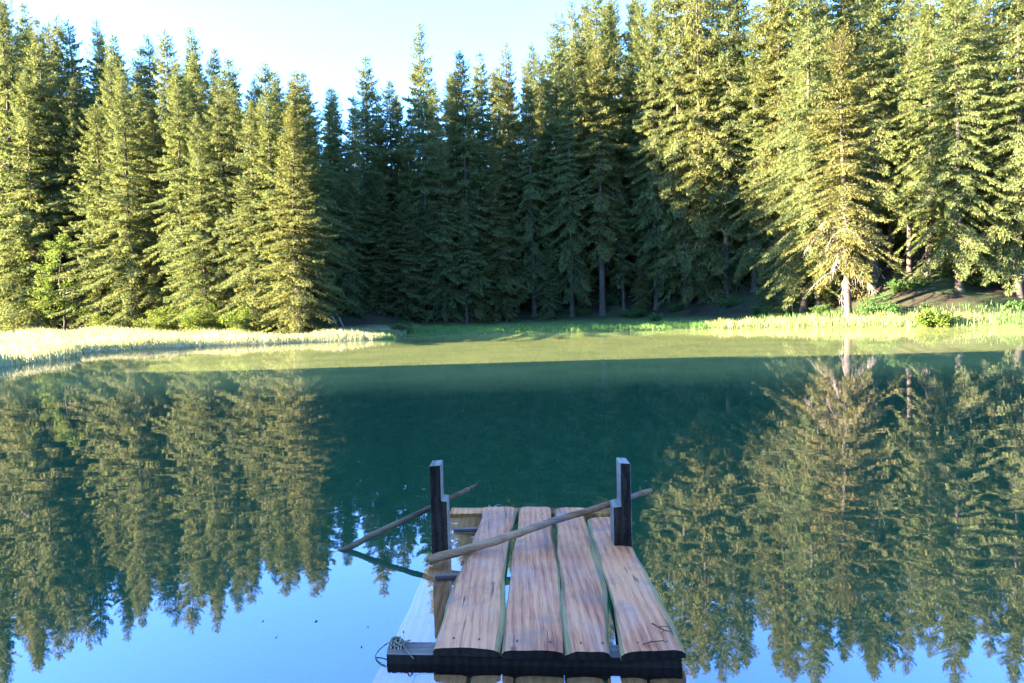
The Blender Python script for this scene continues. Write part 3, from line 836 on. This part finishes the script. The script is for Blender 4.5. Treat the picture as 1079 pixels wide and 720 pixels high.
def plank(name, nl, nr, fl, fr, zn, zf, thick, mats, parent, seed, bulge=0.0, bl=0.02, br=0.02, wob=0.008, n=36, cup=0.004, curve_r=0.0, chamfer=0.02):
    """corner pixels of the top face -> world; waney slanting sides, cut ends"""
    rs = np.random.default_rng(seed)
    NL, NR = on_z(*nl, zn), on_z(*nr, zn); FL, FR = on_z(*fl, zf), on_z(*fr, zf)
    ph = rs.uniform(0, 6.28, 6)
    rows = []
    m = 9
    for i in range(n + 1):
        t = i / n
        wl = wob * (math.sin(t * 7 + ph[0]) + 0.6 * math.sin(t * 17 + ph[1]) + 0.25 * math.sin(t * 41 + ph[4]))
        wr = wob * (math.sin(t * 8 + ph[2]) + 0.6 * math.sin(t * 15 + ph[3]) + 0.25 * math.sin(t * 37 + ph[5]))
        L = NL.lerp(FL, t); Rr = NR.lerp(FR, t)
        L = L + Vector((wl, 0, 0)); Rr = Rr + Vector((wr - curve_r * math.sin(math.pi * t), 0, 0))
        z = zn + (zf - zn) * t + bulge * math.sin(math.pi * t)
        k = 1.0
        row = []
        tl = bl * (0.7 + 0.5 * math.sin(t * 5 + ph[1])); tr_ = br * (0.7 + 0.5 * math.sin(t * 6 + ph[2]))
        row.append((L.x - tl, L.y, z - thick))
        row.append((L.x - tl * 0.9, L.y, z - thick * 0.5))
        for j in range(m):
            s = j / (m - 1)
            zz = z - cup * (2 * s - 1) ** 2 + 0.0015 * math.sin(s * 9 + t * 23 + ph[0])
            if j in (0, m - 1): zz -= 0.004
            row.append((L.x + (Rr.x - L.x) * s, L.y + (Rr.y - L.y) * s, zz))
        row.append((Rr.x + tr_ * 0.9, Rr.y, z - thick * 0.5))
        row.append((Rr.x + tr_, Rr.y, z - thick))
        rows.append(row)
    k = len(rows[0])
    V = np.array(rows).reshape(-1, 3)
    Q, MI = [], []
    for i in range(n):
        for j in range(k):
            j2 = (j + 1) % k
            Q.append((i * k + j, i * k + j2, (i + 1) * k + j2, (i + 1) * k + j))
            MI.append(0 if 2 <= j < k - 3 else 1)
    c = V.mean(axis=0)
    me = bpy.data.meshes.new(name)
    faces = [q for q in Q] + [tuple(range(k))[::-1], tuple(n * k + j for j in range(k))]
    MI += [2, 2]
    origin = Vector(c)
    me.from_pydata([tuple(v - c) for v in V], [], faces)
    for mt in mats: me.materials.append(mt)
    me.polygons.foreach_set('material_index', np.array(MI, dtype=np.int32))
    me.update()
    import bmesh
    bm = bmesh.new(); bm.from_mesh(me); bmesh.ops.recalc_face_normals(bm, faces=bm.faces); bm.to_mesh(me); bm.free()
    o = obj(name, me, parent)
    o.location = origin - parent.location
    return o

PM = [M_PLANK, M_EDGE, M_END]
SM = [M_SUNK, M_SUNK, M_SUNK]
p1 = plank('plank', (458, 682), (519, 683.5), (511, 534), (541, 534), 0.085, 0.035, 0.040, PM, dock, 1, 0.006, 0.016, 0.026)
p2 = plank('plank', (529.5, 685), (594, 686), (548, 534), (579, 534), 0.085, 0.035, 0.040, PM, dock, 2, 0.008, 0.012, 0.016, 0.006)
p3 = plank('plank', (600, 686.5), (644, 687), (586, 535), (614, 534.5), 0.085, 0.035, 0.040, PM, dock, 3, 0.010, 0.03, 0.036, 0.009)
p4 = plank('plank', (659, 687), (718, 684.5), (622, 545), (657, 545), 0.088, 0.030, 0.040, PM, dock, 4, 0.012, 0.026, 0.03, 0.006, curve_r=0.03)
sub = plank('sunken_plank', (415, 676), (462, 678), (474, 538), (511, 537), -0.012, -0.03, 0.05, SM, dock, 5, 0.0, 0.004, 0.004, 0.006)
tag(sub, 'outer plank lying just under the water')
# sunken planks of the nearer deck
xs = [397, 440, 496, 543, 594, 635, 678, 727]
for i in range(7):
    xa, xb = xs[i] + 1.5, xs[i + 1] - 1.5
    xm = lambda x: 574 + (x - 574) * (790 - 332) / (702 - 332)
    o = plank('sunken_plank', (xm(xa), 790), (xm(xb), 790), (xa + 1, 702), (xb, 702), -0.06, -0.045, 0.05, SM, dock, 20 + i, 0.0, 0.004, 0.004, 0.003, n=12)

def box_part(name, pts8, mats, parent, mi=None, bev=0.004):
    """pts8: bottom 4 then top 4 (ccw)"""
    c = sum((Vector(p) for p in pts8), Vector()) / 8
    me = bpy.data.meshes.new(name)
    f = [(3, 2, 1, 0), (4, 5, 6, 7), (0, 1, 5, 4), (1, 2, 6, 5), (2, 3, 7, 6), (3, 0, 4, 7)]
    me.from_pydata([tuple(Vector(p) - c) for p in pts8], [], f)
    for mt in mats: me.materials.append(mt)
    if mi: me.polygons.foreach_set('material_index', np.array(mi, dtype=np.int32))
    me.update()
    o = obj(name, me, parent)
    o.location = c - parent.location
    bv = o.modifiers.new('bevel', 'BEVEL'); bv.width = bev; bv.segments = 2
    return o

# near crossbeam, far crossbeam
a = on_z(407, 689.5, 0.0445); c = on_z(719, 694, 0.0445)
d = Vector((0, 0.125, 0))
cb = box_part('crossbeam', [a + Vector((0, 0, -0.11)), c + Vector((0, 0, -0.11)), c + d + Vector((0, 0, -0.11)), a + d + Vector((0, 0, -0.11)), a, c, c + d, a + d], [M_BEAM, M_END], dock, [1, 0, 1, 1, 1, 1], 0.008)
a = on_z(474, 541, 0.006); c = on_z(650, 541, -0.022)
d = Vector((0, 0.16, 0))
cb2 = box_part('crossbeam', [a + Vector((0, 0, -0.09)), c + Vector((0, 0, -0.09)), c + d + Vector((0, 0, -0.09)), a + d + Vector((0, 0, -0.09)), a, c, c + d, a + d], [M_SUNK], dock, None, 0.006)

# wet battens peeping out from under the first plank
for (px, py, px2, py2, zt) in ((477.5, 557.5, 505, 556.5, 0.018), (458, 607, 500, 603.5, 0.018)):
    a = on_z(px, py, zt); c = on_z(px2 + 30, py2, zt)
    d = Vector((0, 0.055, 0)); dz = Vector((0, 0, -0.03))
    bt = box_part('batten', [a + dz, c + dz, c + d + dz, a + d * 0.6 + dz, a, c, c + d, a + d * 0.6], [M_BEAM], dock, None, 0.006)

def post(pxl, pxr, py0, split_px, sh_py, top_py, zbase, depth, keep_left, pale_up):
    """notched post: profile in x-z extruded along y"""
    base = on_z(pxl, py0, zbase)
    Y = base.y
    x0 = base.x; x1 = at_y(pxr, py0, Y).x
    zt = at_y(pxl, top_py, Y).z; zs = at_y(pxl, sh_py, Y).z
    if keep_left: xa, xb = x0, at_y(split_px, sh_py, Y).x
    else: xa, xb = at_y(split_px, sh_py, Y).x, x1
    zb = -0.75
    if keep_left:
        prof = [(x0, zb), (x1, zb), (x1 - 0.004, zs), (xb, zs + 0.006), (xb, zt), (xa + 0.004, zt - 0.004)]
    else:
        prof = [(x0, zb), (x1, zb), (x1 - 0.006, zt - 0.006), (xa, zt), (xa, zs + 0.004), (x0 + 0.006, zs)]
    V = []
    nz = len(prof)
    for (x, z) in prof: V.append((x, Y, z))
    for (x, z) in prof: V.append((x, Y + depth, z))
    faces = [tuple(range(nz)), tuple(range(2 * nz - 1, nz - 1, -1))]
    mi = [0, 0]
    for i in range(nz):
        j = (i + 1) % nz
        faces.append((j, i, i + nz, j + nz))
        dz_ = prof[j][1] - prof[i][1]
        mi.append(1 if max(prof[i][1], prof[j][1]) > -0.5 else 0)
    c = Vector((x0, Y, 0))
    me = bpy.data.meshes.new('post')
    me.from_pydata([tuple(Vector(v) - c) for v in V], [], faces)
    me.materials.append(M_POST); me.materials.append(M_POSTLIT)
    me.polygons.foreach_set('material_index', np.array(mi, dtype=np.int32))
    me.update()
    import bmesh
    bm = bmesh.new(); bm.from_mesh(me); bmesh.ops.recalc_face_normals(bm, faces=bm.faces)
    bm.to_mesh(me); bm.free()
    o = obj('post', me, dock); o.location = c - dock.location
    bv = o.modifiers.new('bevel', 'BEVEL'); bv.width = 0.006; bv.segments = 3
    return Y, zs, xa, xb, o
PL = post(454.6, 473.2, 583, 465.2, 529, 490.5, 0.0, 0.17, True, True)
PR = post(646.5, 667.0, 577, 654.3, 534.5, 488, 0.05, 0.17, False, True)
PL[4]['label'] = 'left post notched on its right side'
PR[4]['label'] = 'right post notched on its left side'

# nails in the planks
for pl, spots in ((p1, [(478, 672), (505, 673), (519, 541), (533, 541)]), (p2, [(545, 675), (580, 676), (556, 541), (572, 541)]), (p3, [(612, 677), (635, 677), (594, 542), (606, 542)]), (p4, [(672, 677), (702, 676)])):
    for (px, py) in spots:
        zt = 0.088 if py > 600 else 0.041
        q = on_z(px, py, zt)
        v, f = tube_np([(np.array([[0, 0, -0.03], [0, 0, -0.004], [0, 0, 0.0005], [0, 0, 0.001]]), np.array([0.003, 0.003, 0.0055, 0.0045]))], 8)
        n_ = obj('nail', mesh_np('nail', v, f, [M_NAIL]), pl)
        n_.location = q - dock.location - pl.location

# ------------------------------------------------------------------ loose poles
def pole(name, label, pts, rad, mat, flat=0.7, sides=8, splinter=False):
    pts = np.array([tuple(p) for p in pts])
    # smooth resample
    t = np.linspace(0, len(pts) - 1, 28)
    P = np.stack([np.interp(t, np.arange(len(pts)), pts[:, k]) for k in range(3)], 1)
    rr = np.interp(t, np.arange(len(pts)), rad)
    rs = np.random.default_rng(len(label))
    P[1:-1] += rs.normal(0, 0.0018, P[1:-1].shape)
    rr = rr * (1 + rs.normal(0, 0.03, len(rr)))
    base = P[0].copy()
    v, f = tube_np([(P - base, rr)], sides)
    faces = list(f)
    if splinter:
        d = P[-1] - P[-3]; d /= np.linalg.norm(d)
        st = []
        for k in range(5):
            dd = d + rs.normal(0, 0.28, 3); dd /= np.linalg.norm(dd)
            p0 = P[-1] - base + rs.normal(0, 0.006, 3)
            st.append((np.array([p0 - d * 0.02, p0 + dd * 0.03, p0 + dd * rs.uniform(0.05, 0.11)]), np.array([0.006, 0.004, 0.001])))
        v2, f2 = tube_np(st, 4)
        faces.append(f2[0] + len(v)); v = np.concatenate([v, v2])
    quads = np.concatenate([q for q in faces if q.shape[1] == 4]); tris = [q for q in faces if q.shape[1] == 3]
    o = obj(name, mesh_np(name, v, [quads] + tris, [mat], smooth=True), None, base)
    return tag(o, label, 'pole', 'loose poles on the dock')
yl = PL[0] + 0.17 + 0.025
A0 = on_z(352, 585, -0.03)
A1 = at_y(405, 558, 4.66); A2 = at_y(461, 531.5, yl); A3 = at_y(494, 515.5, yl + 0.12)
pole('wooden_pole', 'dark pole slanting out of the water behind the left post, splintered end', [A0, A1, A2, A3], [0.020, 0.021, 0.019, 0.018], M_POLEDARK, splinter=True)
yr = PR[0] + 0.17 + 0.02
B0 = on_z(452, 590.5, 0.035); B1 = at_y(520, 571, 4.33); B2 = at_y(575, 552, 4.47); B3 = at_y(652, 528, yr); B4 = at_y(686, 517, yr + 0.13)
pole('wooden_pole', 'pale pole lying across the planks and resting in the right post notch', [B0, B1, B2, B3, B4], [0.031, 0.028, 0.025, 0.0215, 0.019], M_POLE)

# ------------------------------------------------------------------ rope on the beam, twigs, floating leaves
rs = np.random.default_rng(9)
e = on_z(414, 680, 0.046)
paths = []
for k in range(5):
    th = np.linspace(0, 2 * math.pi, 22)
    x = e.x + 0.012 * k - 0.01 + 0.006 * np.sin(th * 2 + k)
    y = e.y + 0.01 + 0.082 * np.cos(th)
    z = -0.012 + 0.072 * np.sin(th)
    paths.append((np.stack([np.full(22, 0) + x, y, z], 1), 0.0045))
for k in range(5):   # knot
    th = np.linspace(0, 2 * math.pi, 16)
    ax = rs.normal(size=3); ax /= np.linalg.norm(ax); bx = np.cross(ax, rs.normal(size=3)); bx /= np.linalg.norm(bx); cx = np.cross(ax, bx)
    c0 = np.array([e.x + 0.03 + rs.normal(0, 0.012), e.y - 0.005, 0.064])
    paths.append((c0 + 0.022 * (np.cos(th)[:, None] * bx + np.sin(th)[:, None] * cx), 0.0045))
lp = [on_z(412, 676, 0.05), on_z(404, 681, 0.03), on_z(396, 690, 0.008), on_z(399, 697, 0.004), on_z(407, 702, 0.003)]
def smooth(pts, n=24):
    pts = np.array([tuple(p) for p in pts]); m = len(pts)
    t = np.linspace(0, m - 1, n); out = []
    for q in t:
        i = min(int(q), m - 2); f = q - i
        p0, p1_, p2_, p3_ = pts[max(i - 1, 0)], pts[i], pts[i + 1], pts[min(i + 2, m - 1)]
        out.append(0.5 * ((2 * p1_) + (-p0 + p2_) * f + (2 * p0 - 5 * p1_ + 4 * p2_ - p3_) * f * f + (-p0 + 3 * p1_ - 3 * p2_ + p3_) * f ** 3))
    return np.array(out)
paths.append((smooth(lp), 0.0028))
lp = [on_z(424, 677, 0.058), on_z(427, 684, 0.050), on_z(432, 690, 0.050), at_y(438, 697, on_z(438, 697, 0.0).y - 0.006)]
paths.append((smooth(lp), 0.0035))
v, f = tube_np(paths, 6)
ro = np.array([e.x, e.y, 0.0])
o = obj('rope', mesh_np('rope', v - ro, f, [M_ROPE], smooth=True), None, ro)
tag(o, "frayed rope knotted round the left end of the dock's near beam", 'rope')

def twig(label, pixels, z, r, forks=()):
    pts = smooth([on_z(px, py, z) for px, py in pixels], 12)
    base = pts[0].copy()
    ps = [(pts - base, np.linspace(r, r * 0.5, 12))]
    for fk in forks:
        ps.append((smooth([on_z(px, py, z + 0.004) for px, py in fk], 6) - base, np.linspace(r * 0.7, r * 0.3, 6)))
    v, f = tube_np(ps, 5)
    o = obj('twig', mesh_np('twig', v, f, [M_POLEDARK], smooth=True), None, base)
    tag(o, label, 'twig', 'twigs on the dock')
twig('forked twig on the right-hand dock plank, farther from its near end', [(687, 657), (694, 661), (700, 664), (706, 665.5)], 0.101, 0.0045, [[(694, 661), (699, 660), (705, 661)], [(700, 664), (697, 667)]])
twig('thin straight twig on the right-hand dock plank, close to its near end', [(678, 679), (684, 677), (691, 676), (700, 675)], 0.096, 0.004, [[(684, 677), (687, 675)]])

# floating leaf specks
b = NB('floating_leaf')
p = b.principled((0.05, 0.045, 0.03), 0.6, 0.3)
M_SPECK = b.finish(p.outputs[0])
specks = [(381, 682), (388, 661), (277, 655), (425, 666), (333, 655), (291, 672)]
words = ['farthest', 'second farthest', 'third farthest', 'fourth farthest', 'second nearest', 'nearest']
for k, (px, py) in enumerate(sorted(specks, key=lambda q: q[1])):
    q = on_z(px, py, 0.0)
    s = rs.uniform(0.004, 0.007); a = rs.uniform(0, 6.28)
    ring = [(math.cos(t) * s * (1.0 if i % 3 else 1.3), math.sin(t) * s * 0.55, 0.004 + 0.002 * math.sin(2 * t)) for i, t in enumerate(np.linspace(0, 2 * math.pi, 9)[:-1])]
    low = [(x * 0.9, y * 0.9, -0.001) for x, y, z in ring]
    faces = [tuple(range(8)), tuple(range(15, 7, -1))] + [(i, i + 8, (i + 1) % 8 + 8, (i + 1) % 8) for i in range(8)]
    me = bpy.data.meshes.new('floating_leaf'); me.from_pydata(ring + low, [], faces); me.update(); me.materials.append(M_SPECK)
    o = obj('floating_leaf', me, None, q); o.rotation_euler.z = a
    tag(o, f'tiny dark leaf afloat on the blue water left of the dock, {words[k]}', 'leaf', 'leaves afloat on the water')

# ------------------------------------------------------------------ light
world = bpy.data.worlds.new('World'); sc.world = world
world.use_nodes = True
nt = world.node_tree; nt.nodes.clear()
wo = nt.nodes.new('ShaderNodeOutputWorld'); bg = nt.nodes.new('ShaderNodeBackground'); st = nt.nodes.new('ShaderNodeTexSky')
st.sky_type = 'NISHITA'; st.sun_disc = False
st.sun_elevation = R(SUN_ELEV)
sx, sy = -SUN_DIR
st.sun_rotation = math.atan2(sx, sy) % (2 * math.pi)
st.altitude = 1200
st.air_density = 1.0; st.dust_density = 0.3; st.ozone_density = 5.4
bg.inputs['Strength'].default_value = SKY_STRENGTH
nt.links.new(st.outputs[0], bg.inputs[0]); nt.links.new(bg.outputs[0], wo.inputs[0])
sd = bpy.data.lights.new('sun', 'SUN'); sd.energy = SUN_STRENGTH; sd.angle = R(0.55); sd.color = (1.0, 0.85, 0.58)
sun = bpy.data.objects.new('sun', sd); COL.objects.link(sun)
el = R(SUN_ELEV)
dv = Vector((SUN_DIR[0] * math.cos(el), SUN_DIR[1] * math.cos(el), -math.sin(el)))
sun.rotation_euler = dv.to_track_quat('-Z', 'Y').to_euler()
sun.location = (-40, -10, 40)

sc.view_settings.view_transform = 'Standard'
sc.view_settings.look = 'None'
sc.view_settings.exposure = EXPOSURE
sc.view_settings.gamma = 1.0
sc.view_settings.use_curve_mapping = False
sc.render.engine = 'CYCLES'
sc.cycles.max_bounces = 8
sc.cycles.diffuse_bounces = 3
sc.cycles.glossy_bounces = 3
sc.cycles.transparent_max_bounces = 8
sc.cycles.caustics_reflective = False
sc.cycles.caustics_refractive = False
sc.cycles.sample_clamp_indirect = 6
sc.cycles.use_denoising = True
sc.cycles.use_adaptive_sampling = True
sc.cycles.adaptive_threshold = 0.02
